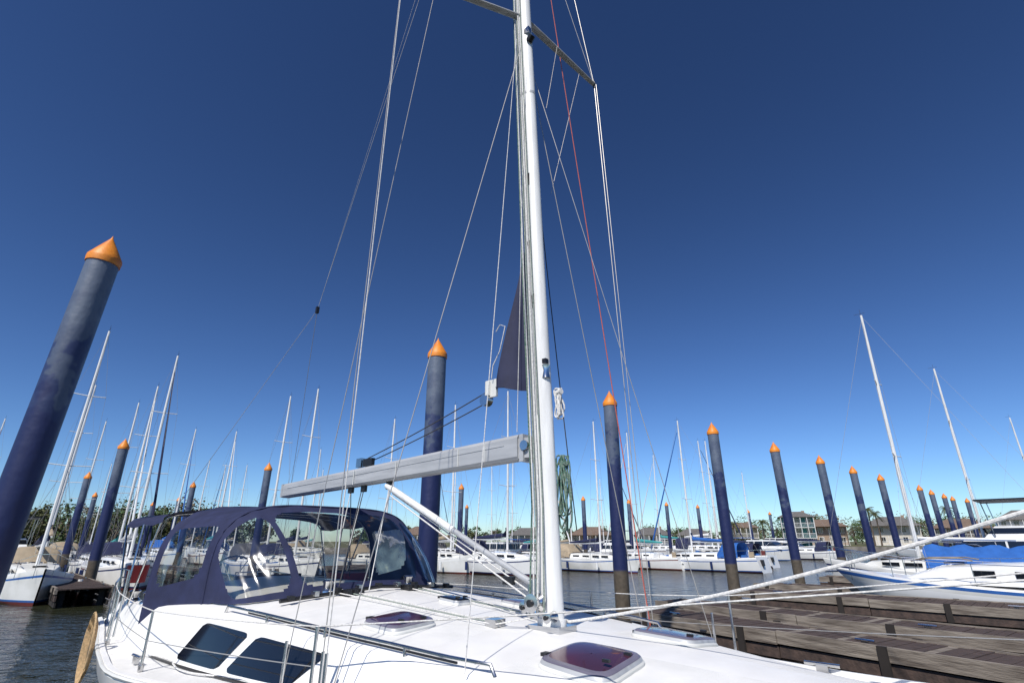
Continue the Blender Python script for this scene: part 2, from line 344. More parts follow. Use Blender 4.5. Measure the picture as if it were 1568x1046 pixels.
for x,y,H,r,v in [(-18.9,22.3,10.9,A0,5),(-34.2,40.6,14,A0+PI,2),(-19.6,28.6,12.3,A0,3),(-33.1,53.3,13,A0,1),(-29.3,54.4,13,A0,4),(-43.9,75.7,13,A0,2),(-15.8,35.7,11.8,A0,7),(-13.2,33.8,11.8,A0,0),(-4.5,41,12.5,A0,2),(-.33,38.5,12.9,A0+.1,0),(6.7,42,10.7,A0,5),(14.3,44,11.8,A0+PI,1),(20.7,77.3,14,A0+PI,4),(25.8,71.1,15,A0,3),(17.6,24.1,12.8,A0+PI,6),(25.9,30.2,12,A0+PI,7),(42.8,43.7,12,A0+PI,0),(-48.3,48.2,13,A0,1),(-47.1,67,13,A0,3),(-40.5,80.5,13,A0,2),(-24.4,66,13,A0,5),
   (3,50,11,A0,4),(6.5,60,10,A0,2),(0,62,11,A0+PI,0),(-9,54,11,A0,7),(-9.5,41,10.8,A0,5),(13,66,10,A0,3),(30,80,11,A0,2),(33,76,10,A0+PI,5),(-3,82,13,A0,2),(-12,88,13,A0,3),(4,92,14,A0,7),(-28,78,12,A0,4),(-55,72,12,A0,0),(-60,60,11,A0,5),(-20,90,12,A0,0),(-37,68,11,A0+PI,1),(14,84,11,A0,0),(-22.6,31.8,11,A0,4),(-27,36.5,11.5,A0,0),(10.4,47,11,A0+PI,4),(19,51,11,A0+PI,0),(-36,45,12,A0,5),(23,60,12,A0,2),(-7,66,12,A0,7),(36,70,12,A0+PI,0)]:
    sailboat(x,y,H,r,v)
# ---------------------------------------------------------------- motor boats
def motor_mesh(name,Lh,beam,hard,canvas):
    b=MB();rows=[]
    for i,(t,hbf,zs) in enumerate(((0,.9,1.1),(.15,.97,1.1),(.4,1,1.2),(.6,.95,1.35),(.78,.72,1.5),(.9,.42,1.62),(1,.02,1.72))):
        x=lerp(-Lh/2,Lh/2,t);hb=beam/2*hbf;rk=.9*(t**4)
        sec=[(x-rk*(1-z/zs),-hb*yf,z) for z,yf in((-.3,.1),(.05,.8),(.15,.84),(zs*.7,.97),(zs*.78,.99),(zs,1),(zs+.05,.94),(zs+.06,0))]
        rows.append(sec+[(p[0],-p[1],p[2]) for p in sec[-2::-1]])
    nc=len(rows[0]);b.grid(rows,'gel',lambda i,j:'bluest' if min(j,nc-2-j) in(1,3) else 'gel',flip=True)
    b.add(rows[0],[tuple(range(nc))],'gel')
    def house(x0,x1,w0,z0,h,rf,rb,k='gel'):
        vs=[];
        for z,f in((z0,0),(z0+h*.35,.35),(z0+h*.85,.85),(z0+h,1)):
            for x,y in((x0+rb*f,-w0*(1-.06*f)),(x1-rf*f,-w0*(1-.12*f)),(x1-rf*f,w0*(1-.12*f)),(x0+rb*f,w0*(1-.06*f))): vs.append((x,y,z))
        for l in range(3):
            for q in range(4):
                b.add([vs[l*4+q],vs[l*4+(q+1)%4],vs[l*4+4+(q+1)%4],vs[l*4+4+q]],[(0,1,2,3)],'glassd' if l==1 else k)
        b.add(vs[12:],[(0,1,2,3)],k)
        for X in (x0+(x1-x0)*.25,x0+(x1-x0)*.5):
            for s_ in(-1,1): b.box((X,s_*w0*.955,z0+h*.6),(.08,.06,h*.55),k)
    house(-Lh*.2,Lh*.3,beam*.40,1.25,1.0,1.3,.1)
    if hard:
        house(-Lh*.18,Lh*.12,beam*.34,2.25,.55,.5,.05)
        b.box((-Lh*.06,0,4.05),(Lh*.36,beam*.8,.07),canvas)
        for x in(-Lh*.2,Lh*.08):
            for s_ in(-1,1): b.tube([(x,s_*beam*.36,2.3),(x+.2,s_*beam*.38,4.05)],.025,'steel',n=5)
        b.tube([(-Lh*.1,.3,4.1),(-Lh*.12,.3,5.6)],.012,'gel',n=4)
    else:
        b.box((-Lh*.3,0,2.5),(Lh*.26,beam*.75,.06),canvas)
        for x in(-Lh*.4,-Lh*.2):
            for s_ in(-1,1): b.tube([(x,s_*beam*.36,1.1),(x,s_*beam*.36,2.5)],.02,'steel',n=5)
    for s_ in(-1,1):
        b.tube([(Lh*.5-.1,0,2.25),(Lh*.38,s_*beam*.28,2.15),(Lh*.15,s_*beam*.46,1.95),(Lh*.05,s_*beam*.48,1.3)],.016,'steel',n=5)
    return b.mesh(name)
MV=[motor_mesh('motor_hull_a',11,3.8,True,'black'),motor_mesh('motor_hull_b',8,2.9,False,'bcan')]
for x,y,r,v,s in [(25.5,27.5,A0+PI,0,1),(33,37,A0+PI,1,1),(50,49,A0+PI,0,1),(30,66,A0,1,1),(12.6,64,A0,0,.8),(-25.5,27.5,A0,0,.8),(38,78,A0,0,.9),(-1,50,A0+PI,1,.9),(-32,33,A0+PI,0,.8)]:
    o=bpy.data.objects.new('motor_boat',MV[v]);COL.objects.link(o);o.location=(x,y,0);o.rotation_euler[2]=r;o.scale=(s,s,s)
# ---------------------------------------------------------------- right moored sloop
def near_sloop():
    b=MB();Lh=9.0;beam=3.0;rows=[];N=16
    for i in range(N):
        t=i/(N-1);x=t*Lh
        hb=beam/2*sinterp([(0,.66),(.2,.86),(.45,1),(.65,.93),(.82,.62),(.94,.26),(1,.02)],t)
        zs=sinterp([(0,.85),(.4,.82),(.7,.95),(1,1.2)],t)
        rk=1.1*max(0,(t-.75)/.25)**1.5
        sec=[(x-rk*(1-max(z,0)/zs),-hb*yf,z) for z,yf in((-.3,.2),(-.05,.70),(.10,.80),(.30,.90),(.62*zs,.975),(.80*zs,.995),(.9*zs,1),(zs,1),(zs+.05,.97),(zs+.05,.94),(zs+.02,.93),(zs+.07,.4),(zs+.08,0))]
        rows.append(sec+[(p[0],-p[1],p[2]) for p in sec[-2::-1]])
    nc=len(rows[0])
    b.grid(rows,'gel',lambda i,j:{1:'navyst',2:'gelold',3:'gelold',6:'bluest',5:'gelold'}.get(min(j,nc-2-j),'gel'),flip=True)
    b.add(rows[0],[tuple(range(nc))],'gel')
    cr=[]
    for x,wv,h in((1.9,.02,.5),(1.95,1.02,.55),(4.2,1.02,.52),(6.0,.78,.42),(7.2,.4,.05)):
        z0=.95;cr.append([(x,-wv*1.1,z0),(x,-wv*1.02,z0+h*.3),(x,-wv*.98,z0+h*.85),(x,-wv*.88,z0+h),(x,0,z0+h*1.15),(x,wv*.88,z0+h),(x,wv*.98,z0+h*.85),(x,wv*1.02,z0+h*.3),(x,wv*1.1,z0)])
    b.grid(cr,'gel',flip=True)
    for s_ in(-1,1):
        for x0,yy in((2.5,1.04),(3.3,1.04),(4.1,1.03),(5.0,.93)):
            b.box((x0,s_*yy,1.24),(.48,.03,.17),'glassd',R=Matrix.Rotation(s_*(-.13 if x0>4.5 else 0),3,'Z'))
        for x0 in(2.5,5.2): b.tube([(x0,s_*.7,1.58),(x0+.3,s_*.7,1.64),(x0+1.2,s_*.62,1.62),(x0+1.5,s_*.6,1.53)],.02,'woodw',n=5)
    b.box((3.5,0,1.62),(.55,.55,.06),'maroon');b.box((5.7,0,1.5),(.5,.5,.06),'glassd')
    b.tube([(.4,0,1.75),(3.9,0,1.85)],[.12,.22],'grcan',n=8)
    rw=[]
    for i in range(9):
        x=-.1+i*.27;rw.append([(x,yy,1.0+.75*(1-abs(yy)/1.35)+.05*math.sin(i*2+yy*5)) for yy in(-1.35,-1.0,-.6,-.2,0,.2,.6,1.0,1.35)])
    b.grid(rw,'grcan')
    for s_ in(-1,1):
        pts=[(Lh-.1,0,1.85),(Lh-.5,s_*.3,1.82),(Lh-1.8,s_*.85,1.6),(5.2,s_*1.3,1.5),(3.0,s_*1.42,1.45),(.8,s_*1.2,1.45),(0,s_*.9,1.5),(0,0,1.5)]
        b.tube(pts,.013,'steel',n=5)
        for p in pts[1:-1]: b.tube([p,(p[0],p[1],.9)],.013,'steel',n=5)
    b.tube([(Lh-.1,-.1,1.15),(Lh+.4,-.1,1.12)],.03,'steel',n=6)
    rot=math.atan2(.72,-.69)
    d=Vector((math.cos(rot),math.sin(rot)));bow=Vector((11.2,19.4));st=bow-d*Lh
    b.obj('moored_sloop',loc=(st.x,st.y,0),rot=rot)
near_sloop()
# ================================================================= MAIN SAILBOAT
FW=Vector((.76,-.65,0)).normalized()
boat=empty('sailing_yacht',(.35,5.10,0),math.atan2(FW.y,FW.x))
HB=[(-7.9,1.40),(-7,1.58),(-5.5,1.93),(-4.3,2.18),(-3.1,2.34),(-1.1,2.04),(.8,1.46),(2.3,.80),(3.9,.42),(5.4,.14),(6.2,.02)]
ZS=[(-7.9,.93),(-3.5,.95),(-1,1.02),(1,1.10),(3,1.20),(6.2,1.32)]
CW=[(-7.9,1.25),(-5.3,1.58),(-3,1.64),(-1,1.55),(.4,1.34),(1.2,1.1),(2.2,.7),(3.0,.45),(3.3,.35)]
ZE=[(-7.9,1.22),(-5.3,1.36),(-3,1.42),(-.7,1.35),(.4,1.28),(1.3,1.22),(2.4,1.19),(6.2,1.345)]
ZC=[(-5.3,1.62),(-3,1.58),(-1,1.45),(0,1.38),(1,1.34),(2,1.28),(3,1.25),(6.2,1.36)]
XEND=6.2
def prof(X):
    hb=sinterp(HB,X);zs=sinterp(ZS,X);cw=min(sinterp(CW,X),hb*.82);ze=max(sinterp(ZE,X),zs+.025);zc=max(sinterp(ZC,X),ze+.005)
    return hb,zs,cw,ze,zc
def zdeck(X,Y):
    hb,zs,cw,ze,zc=prof(X);y=abs(Y)
    if y<cw: return ze+(zc-ze)*(1-(y/cw)**2)
    return zs+.03
def section(X):
    hb,zs,cw,ze,zc=prof(X);cb=min(cw+.13*min(1,(ze-zs)/.25),hb-.1 if hb>.2 else hb*.84)
    s=[(-hb,zs),(-hb+.015*min(1,hb*4),zs+.05),(-max(hb-.06,hb*.6),zs+.055),(-max(hb-.075,hb*.55),zs+.012),(-min(cb+.02,hb*.99),zs+.02),(-cb,zs+.035)]
    for f in(.25,.5,.75): s.append((-lerp(cb,cw,f),lerp(zs+.035,ze-.05,f)))
    s+=[(-cw,ze-.05),(-cw+.015,ze-.022),(-cw+.05,ze)]
    for f in(.85,.7,.55,.4,.25,.12,0): s.append((-cw*f,ze+(zc-ze)*(1-f*f)))
    if X<-5.25:
        for i in range(12,19):
            f=(.85,.7,.55,.4,.25,.12,0)[i-12]
            s[i]=(-cw*f,(ze-.01 if i==12 else .85 if i<15 else .62))
    return s
xsn=[-7.9+i*.1 for i in range(0,145)];xsn=[x for x in xsn if x<XEND-.05]+[XEND]
rows=[]
for X in xsn:
    s=section(X);rows.append([(X,y,z) for y,z in s]+[(X,-y,z) for y,z in s[-2::-1]])
NCD=len(rows[0])
def kdeck(i,j):
    jj=min(j,NCD-2-j);X=xsn[i]
    if jj==3 and -5<X<3: return 'nonskid'
    if 12<=jj<=15 and -2.2<X<2.6 and not(-.35<X<.35): return 'nonskid'
    return 'deckw'
b=MB();b.grid(rows,'deckw',kdeck,flip=True);b.obj('deck_and_coachroof',boat,smooth=32)
b=MB();rows=[]
for X in xsn:
    hb,zs,*_=prof(X);s=[(-hb*f,z*zs if z>0 else z) for f,z in((.1,-.5),(.55,-.3),(.74,.0),(.80,.12),(.89,.4),(.965,.72),(.98,.8),(1,1))]
    rows.append([(X,y,z) for y,z in s]+[(X,-y,z) for y,z in s[::-1]])
nc=len(rows[0]);b.grid(rows,'gel',lambda i,j:{2:'navyst'}.get(min(j,nc-2-j),'gel'),flip=True);b.add(rows[0],[tuple(range(nc))],'gel')
b.obj('hull',boat)
b=MB()
for s_ in(-1,1):
    b.tube([(X,s_*(prof(X)[0]+.004),prof(X)[1]+.03) for X in xsn[::3]],.018,'gelold',n=6)
    b.tube([(X,s_*(prof(X)[2]+.20),prof(X)[1]+.035) for X in xsn if -4<X<.8][::4],.012,'black',n=4)
    b.tube([(X,s_*(prof(X)[2]-.16),zdeck(X,prof(X)[2]-.16)+.006) for X in xsn if -2.7<X<.3][::3],.009,'black',n=4)
b.obj('toe_rail_and_tracks',boat)
b=MB()
for s_ in(-1,1):
    for x0,x1,sl in((-3.25,-2.30,.34),(-2.14,-1.12,.34)):
        rw=[]
        for i in range(21):
            u=i/20;r=[]
            for j in range(7):
                v=j/6
                e=abs(2*u-1)**18*.08
                vv=lerp(.06+e,.92-e,v)
                X=lerp(x0,x1,u)+sl*(vv-.5)
                hb,zs,cw,ze,zc=prof(X);cb=min(cw+.13*min(1,(ze-zs)/.25),hb-.1)
                r.append((X,s_*(lerp(cb,cw,vv)+.007),lerp(zs+.035,ze-.05,vv)))
            rw.append(r)
        b.grid(rw,'glassd',flip=(s_>0))
b.obj('cabin_windows',boat)
b=MB()
for s_ in(-1,1):
    pts=[];X=-2.9
    while X<.45: pts.append((X,s_*(prof(X)[2]-.09),zdeck(X,prof(X)[2]-.09)+.055));X+=.1
    p0=(pts[0][0]-.04,pts[0][1],pts[0][2]-.06);p1=(pts[-1][0]+.04,pts[-1][1],pts[-1][2]-.06)
    b.tube([p0]+pts+[p1],.013,'steel',n=8)
    for q in pts[8:-4:9]: b.tube([q,(q[0],q[1],q[2]-.06)],.012,'steel',n=6)
b.obj('handrails',boat)
# hatches
def hatch(X,Y,sx_,sy_,lens='maroon'):
    b=MB();n=40
    def ring(sc_,z): 
        out=[]
        for i in range(n):
            a=2*PI*i/n;c,s=math.cos(a),math.sin(a)
            out.append((X+sc_*sx_/2*math.copysign(abs(c)**.38,c),Y+sc_*sy_/2*math.copysign(abs(s)**.38,s),z))
        out=[(x,y,z+zdeck(x,y)) for x,y,z in out];return out
    rings=[ring(1.06,.001),ring(1.055,.014),ring(1.02,.024),ring(1.00,.040),ring(.98,.046)]
    vs=sum(rings,[]);fs=[]
    for r in range(4):
        for i in range(n): fs.append((r*n+i,r*n+(i+1)%n,(r+1)*n+(i+1)%n,(r+1)*n+i))
    b.add(vs,fs[:2*n],'gelold');b.add(vs,fs[2*n:],'alub')
    ins=[ring(.98,.047),ring(.94,.056),ring(.84,.060),ring(.6,.064),ring(.3,.066),ring(.02,.067)]
    vs=sum(ins,[]);ff=[(r*n+i,r*n+(i+1)%n,(r+1)*n+(i+1)%n,(r+1)*n+i) for r in range(5) for i in range(n)]
    b.add(vs,ff[:2*n],'lensrim' if lens=='maroon' else lens);b.add(vs,ff[2*n:],lens)
    zt=zdeck(X,Y)+.055
    for dy in(-.3,.3): b.box((X-sx_*.47,Y+dy*sy_,zt),(.05,.06,.022),'black')
    for dy in(-.25,.25): b.box((X+sx_*.36,Y+dy*sy_,zt+.012),(.05,.025,.018),'black')
    b.obj('deck_hatch',boat,smooth=25)
hatch(-.98,-.90,.48,.48);hatch(.82,-.66,.56,.56);hatch(.85,.60,.56,.56);hatch(-1.45,.20,.30,.22,'glassd');hatch(-1.0,.90,.46,.46)
# mast
def mx(z): return -.032*(z-1.4)
b=MB();mp=[(mx(z),0,z) for z in(1.36,2,4,6,8,10,12,14,17.5)]
b.tube(mp,.125,'alu',n=32,ry=.086,up=(1,0,0))
for z,xo in ((4.55,.02),(5.25,-.01),(6.2,.03)):
    b.box((mx(z)+xo,-.0855,z),(.022,.008,.17),'black');b.tube([(mx(z)+xo,-.086,z+.08),(mx(z)+xo,-.105,z+.05),(mx(z)+xo,-.10,z-.03)],.010,'black',n=6)
b.box((mx(5)-.123,0,5.6),(.012,.03,8),'black',R=Matrix.Rotation(-.032,3,'Y'))
b.box((0,0,1.395),(.34,.26,.05),'steel');b.tube([(0,0,1.41),(0,0,1.47)],.14,'alu',n=20,ry=.10,up=(1,0,0))
b.tube([(mx(7.6),0,7.6),(mx(7.6),0,7.64)],.128,'alub',n=24,ry=.089,up=(1,0,0))
b.obj('mast',boat,smooth=40)
b=MB()
S1=[(-.95,-1.6,8.95),(0.0,1.5,8.95)];S2=[(-.45,-.9,13.5),(-.30,.9,13.5)]
for z,tips in((9.15,S1),(13.4,S2)):
    for t in tips: b.tube([(mx(z),0,z),Vector((mx(z),0,z)).lerp(Vector(t),.5),t],[.055,.05,.035],'alub',n=8,ry=.022,up=(1,0,0));b.tube([(t[0],t[1],t[2]-.06),(t[0],t[1],t[2]+.06)],.02,'black',n=6)
b.tube([(mx(8.4)+.11,-.04,8.55),(mx(8.4)+.17,-.05,8.60)],.05,'black',n=12)
b.box((mx(8.6)+.10,-.05,8.75),(.08,.06,.10),'steel')
b.obj('spreaders',boat)
# boom
b=MB();g=Vector((-.17,0,3.0));e=Vector((-5.2,0,2.84));d=(e-g).normalized()
pf=[(-.06,-.13),(.06,-.13),(.085,-.10),(.085,.09),(.06,.125),(-.06,.125),(-.085,.09),(-.085,-.10)]
def bring(t,sc_=1):
    c=g.lerp(e,t);return [(c.x,y*sc_,c.z+z*sc_) for y,z in pf]
r0=[bring(t,lerp(1,.82,t)) for t in(0.03,.04,.25,.5,.75,.985,.99)]
vs=sum(r0,[]);n=8
b.add(vs,[(r*n+i,r*n+(i+1)%n,(r+1)*n+(i+1)%n,(r+1)*n+i) for r in range(6) for i in range(n)]+[tuple(range(7,-1,-1)),tuple(range(48,56))],'alub')
c=g.lerp(e,.015);b.box((c.x,0,c.z-.02),(.16,.13,.20),'alub');b.box((c.x-.02,0,c.z-.02),(.05,.178,.27),'alub')
b.tube([(c.x+.02,-.07,c.z),(c.x+.02,-.10,c.z)],.05,'steel',n=14)
c=g.lerp(e,.995);b.box((c.x,0,c.z),(.05,.15,.20),'alub')
for t in(.12,.2,.42,.6): 
    c=g.lerp(e,t);b.tube([(c.x,-.088,c.z-.10),(c.x,-.088,c.z+.09)],.006,'gelold',n=4)
b.tube([(-.5,-.087,3.02),(-5.0,-.074,2.87)],.003,'alub',n=4)
b.box((-3.0,0,3.09),(.20,.05,.10),'black');b.box((-3.2,0,3.10),(.12,.05,.12),'steel')
for x in(-2.5,-3.05,-3.35): b.box((x,0,2.76),(.09,.04,.10),'black')
b.obj('boom',boat,smooth=30)
b=MB();b.tube([(-2.55,0,2.76),(-1.3,0,2.21)],.038,'alu',n=12);b.tube([(-1.3,0,2.21),(-.22,0,1.74)],.030,'alub',n=12)
b.tube([(-2.45,.02,2.66),(-.25,.02,1.66)],.008,'ropew');b.tube([(-2.45,-.03,2.64),(-.25,-.03,1.62)],.008,'ropew')
b.box((-.18,0,1.72),(.14,.05,.10),'steel');b.box((-.5,0,1.75),(.12,.05,.07),'black')
b.obj('boom_vang',boat)
# furled mainsail clew
b=MB();rw=[]
for i in range(17):
    t=i/16;z=lerp(5.40,3.56,t);xa=mx(z)-.118;L_=lerp(.0,.56,t**1.05)
    rw.append([(xa-L_*j/6,.04*math.sin(j*1.3+t*5)*t,z+(.16 if i==16 else .0)*(j/6)*t) for j in range(7)])
b.grid(rw,'sailn')
b.tube([(-.80,-.02,3.62),(-.80,-.02,3.78)],.035,'gelold',n=8);b.box((-.76,0,3.70),(.16,.03,.20),'gelold');b.tube([(-.84,-.04,3.58),(-.84,.04,3.58)],.07,'steel',n=12)
b.tube([(-.66,-.05,4.35),(-.60,-.05,4.42),(-.52,-.05,4.38),(-.6,-.05,4.1),(-.70,-.05,3.95),(-.72,-.05,3.8)],.006,'ropew',n=5)
b.obj('furled_mainsail',boat,smooth=60)
# standing & running rigging
b=MB()
def wr(p,q,r=.005,k='wire',sag=0,n=5):
    p=Vector(p);q=Vector(q)
    if sag:
        b.tube([p.lerp(q,i/12)-Vector((0,0,sag*4*(i/12)*(1-i/12))) for i in range(13)],r,k,n=n)
    else: b.tube([p,q],r,k,n=n)
cs=(-.62,-1.80,1.05);cp_=(.15,1.50,1.12)
wr(cs,S1[0],.005,'ropew');wr((-.70,-1.78,1.05),(-1.0,-1.58,8.9),.0045)
wr((-1.3,-1.74,1.05),S2[0],.0042);wr((-.55,-1.80,1.05),(mx(8.5),-.08,8.5),.0045)
wr(cp_,S1[1],.0055);wr((.22,1.48,1.12),(S1[1][0]+.05,S1[1][1]-.03,8.9),.0045)
wr((.9,1.36,1.14),(mx(8.4),.08,8.4),.004);wr((.12,1.46,1.12),(mx(8.3),.08,8.3),.005)
wr(S1[1],S2[1],.005);wr(S1[0],S2[0],.005);wr(S2[1],(mx(17.3),0,17.3),.005);wr(S2[0],(mx(17.3),0,17.3),.005);wr(S1[1],(mx(13.3),0.08,13.3),.004)
nd=(-5.04,0,5.95)
wr(nd,(-.85,.02,17.5),.0045);wr((-4.98,0,6.1),(-1.2,0,17.3),.003)
wr(nd,(-7.6,-1.3,1.4),.004);wr(nd,(-7.6,1.3,1.4),.004);b.box(nd,(.05,.05,.12),'black')
wr((6.15,0,1.35),(mx(17.3)+.12,0,17.3),.012)
b.tube([(-1.2,0,17.4),(mx(17.4)+.1,0,17.4)],.03,'alu')
for c in(cs,cp_,(-1.3,-1.74,1.05),(-.70,-1.78,1.05),(.9,1.36,1.14)):
    b.tube([(c[0],c[1],c[2]-.05),(c[0],c[1],c[2]+.32)],.013,'steel',n=8)
b.obj('standing_rigging',boat)
b=MB()
wr((.2,1.46,1.2),(mx(13.2),.5,13.2),.0065,'roper',.12)
wr((.0,.45,2.2),(mx(6.8),.10,6.8),.006,'wired',.10)
wr((.30,-1.36,1.3),(mx(8.6)-.02,-.15,8.6),.004,'ropew',.06)
wr((-.05,-.10,3.3),(mx(9)-.05,-.12,10),.004,'ropew')
wr((-.35,-.05,3.15),(-.12,-.13,8.0),.004,'ropew',.02)
wr((-.05,1.15,8.95),(-.25,.55,6.4),.003,'wire');wr((-.08,.6,9.03),(-.1,.30,7.6),.003,'wire')
for i,(y0,x0) in enumerate(((-.105,-.05),(-.11,-.012),(-.108,.03),(-.085,-.12),(-.108,-.085))):
    b.tube([(x0-.03*(i%2),y0-.04,1.50),(x0+mx(2.2),y0+.003*i,2.4),(x0+mx(5),y0+.004,5),(x0*.9+mx(9),y0+.006,9),(x0*.8+mx(13),y0+.01,14)],.0078,('ropeg','ropew','ropeg','ropegr','ropew')[i],n=6)
wr((-.84,-.02,3.66),(-3.0,-.02,3.14),.007,'wired',.02);wr((-.84,.02,3.56),(-3.0,.02,3.10),.007,'wired',.02)
for k_,(x0,x1,y1) in enumerate(((-3.05,-2.95,-.25),(-3.05,-3.05,-.2),(-3.1,-2.6,-.5),(-3.35,-3.25,-.2),(-3.35,-3.4,.15),(-2.5,-2.1,-.45))):
    wr((x0,0,2.74),(x1,y1,zdeck(x1,y1)+.08),.006,'ropew' if k_%2 else 'wired')
def coil(cx,cy,cz,w,h,k,nturn=7,r=.009):
    for i in range(nturn):
        o=(i-nturn/2)*.012;hh=h*random.uniform(.72,1.12);ww=w*random.uniform(.4,1.35)
        b.tube([(cx+o*.5+ww/2*math.sin(a)*(.35+.65*(1-math.cos(a))/2)+.016*math.sin(3*a+i*2),cy+o*.8+.01*math.sin(2*a+i),cz-hh/2+hh/2*math.cos(a)) for a in [2*PI*j/24 for j in range(25)]],r,k,n=5)
    b.tube([(cx-.03,cy,cz-h*.14),(cx+.035,cy-.01,cz-h*.11)],.03,k,n=8)
coil(.12,.06,3.55,.06,.30,'ropew',5);coil(.125,.08,2.88,.12,.66,'ropegr',8,.009)
for i,y in enumerate((-.25,-.30,-.36,.25,.31,.37)):
    pts=[(-.1,y*.5,1.48),(-.35,y,zdeck(-.35,y)+.03)]+[(X,y*(1+.25*(-X-.35)),zdeck(X,y)+.02) for X in(-.8,-1.4,-2.0,-2.6,-2.8)]
    b.tube(pts,.006,('ropew','ropeg','ropew')[i%3],n=5)
rp=[];p=Vector((.15,.05,1.45));q=Vector((3.25,0,2.25));q2=Vector((4.9,0,2.80))
for i in range(14): t=i/13;rp.append(p.lerp(q,t)-Vector((0,0,.10*4*t*(1-t)*.6)))
rp.append(q2);b.tube(rp,.0125,'ropew',n=8)
b.tube([(-.3,.35,1.46),(.15,.05,1.45)],.0125,'ropew',n=8)
for i in range(6):
    b.tube([(-4.9+(.10+.012*i)*math.sin(a),-2.13-.008*i,.98+(.26+.02*i)*math.cos(a)) for a in [2*PI*j/18 for j in range(19)]],.010,'ropey',n=5)
pts=[(X,-(prof(X)[2]+.22+.06*math.sin(X*4)),prof(X)[1]+.04) for X in [-4.2+.15*i for i in range(28)]]
b.tube(pts,.008,'ropew',n=5)
b.obj('running_rigging',boat)
# lifelines / stanchions
b=MB()
def st(X,Y,h=.5):
    z=prof(X)[1]+.02;b.tube([(X,Y,z),(X,Y,z+h)],.0125,'steel',n=8);b.tube([(X,Y,z),(X,Y,z+.05)],.025,'steel',n=8);return(X,Y,z+h)
for s_ in(-1,1):
    tops=[st(-7.3,s_*1.42,.55),st(-5.2,s_*1.90,.55),st(-3.2,s_*2.12,.50),st(-.75,s_*1.82,.48)]
    if s_>0: tops.append(st(1.1,s_*1.31,.50))
    tops+=[(3.7,s_*.45,2.0)]
    for a,c in zip(tops,tops[1:]):
        wr(a,c,.0055,'ropew',.015)
        if not(s_<0 and c[0]>3): wr((a[0],a[1],a[2]-.25),(c[0],c[1],c[2]-.25 if c[0]<3 else 1.6),.004,'wire',.01)
    b.tube([(3.7,s_*.45,1.22),(3.7,s_*.45,2.0),(4.8,s_*.30,2.05),(6.1,0,2.05)],.015,'steel',n=8);b.tube([(4.8,s_*.2,1.28),(4.8,s_*.30,2.05)],.015,'steel',n=8)
    b.tube([(-7.3,s_*1.42,1.5),(-7.8,s_*1.25,1.55),(-7.85,s_*.6,1.55),(-7.85,s_*.6,.95)],.014,'steel',n=8);b.tube([(-7.8,s_*1.25,.95),(-7.8,s_*1.25,1.55)],.014,'steel',n=8)
    b.tube([(-5.9,s_*1.74,.95),(-5.9,s_*1.74,1.75),(-5.4,s_*1.80,1.75),(-5.4,s_*1.80,1.0)],.012,'steel',n=8)
b.obj('stanchions_and_lifelines',boat)
def winch(X,Y,z,s=1):
    b.tube([(X,Y,z),(X,Y,z+.03*s),(X,Y,z+.06*s),(X,Y,z+.12*s),(X,Y,z+.14*s),(X,Y,z+.16*s)],[.09*s,.085*s,.055*s,.06*s,.075*s,.05*s],'steel',n=18)
b=MB()
winch(-5.6,-1.46,1.32);winch(-4.9,-1.52,1.36,1.1);winch(-6.3,-1.42,1.30);winch(-5.6,1.46,1.32);winch(-2.75,-.55,zdeck(-2.75,.55),.9);winch(-2.75,.6,zdeck(-2.75,.6),.9)
for (x,y,z,rr) in((-.06,-.17,1.60,.075),(-.16,-.15,1.56,.05),(.10,-.16,1.50,.045)):
    b.tube([(x,y+.06,z),(x,y+.03,z),(x,y-.02,z),(x,y-.05,z),(x,y-.055,z)],[rr,rr*.6,rr*.65,rr,rr*.4],'steel',n=18)
    b.tube([(x,y-.05,z),(x,y-.075,z)],rr*.4,'black',n=12)
b.tube([(mx(3.75)+.10,-.03,3.66),(mx(3.75)+.10,-.03,3.74),(mx(3.75)+.10,-.03,3.80)],[.045,.03,.045],'steel',n=12);b.box((mx(3.75)+.10,-.04,3.84),(.05,.05,.05),'black')
for y in(-.5,-.42,-.34,.34,.42,.5): b.box((-2.45,y,zdeck(-2.45,y)+.03),(.16,.05,.06),'black')
for X,Y in((-.4,-.30),(-.4,.30)): b.box((X,Y,zdeck(X,Y)+.03),(.12,.14,.06),'steel')
for X,Y in((-1.0,-1.84),(-3.6,-2.05),(1.9,-.84),(1.9,.84)):
    z=prof(X)[1]+.06;b.tube([(X-.12,Y,z+.03),(X+.12,Y,z+.03)],.014,'steel',n=8);b.box((X,Y,z),(.08,.04,.06),'steel')
b.tube([(-2.55,-1.2,zdeck(-2.55,1.2)+.05),(-2.5,0,zdeck(-2.5,0)+.05),(-2.55,1.2,zdeck(-2.55,1.2)+.05)],.022,'black',n=6)
for i in range(9):
    y=-1.1+i*.27;b.box((-2.52,y,zdeck(-2.5,y)+.06),(.08,.05,.05),'steel' if i%2 else 'black')
b.obj('winches_and_deck_hardware',boat)
# dodger
def pw(v,p): return math.copysign(abs(v)**p,v)
DX=.38
N=180;th=[PI*i/N for i in range(N+1)]
def rowA():
    r=[]
    for a in th:
        y=-1.45*pw(math.cos(a),.62);X=-3.95+DX+.85*max(math.sin(a),0)**.6;r.append(Vector((X,y,zdeck(X,y)+.015)))
    return r
def rowB(X=-4.15+DX,w=1.47,z0=1.42,h=1.12,p=.46,q=.5): return [Vector((X,-w*pw(math.cos(a),q),z0+h*max(math.sin(a),0)**p)) for a in th]
A=rowA();B_=rowB();C=rowB(-5.35+DX*.7,1.66,1.02,1.56,.42,.45)
rows=[];NR=48
for i in range(NR+1):
    t=i/NR;rows.append([A[j].lerp(B_[j],t)+Vector((.12*math.sin(PI*t),0,.06*math.sin(PI*t)))*math.sin(th[j])+Vector((.010*math.sin(j*.48+t*6),0,0)) for j in range(N+1)])
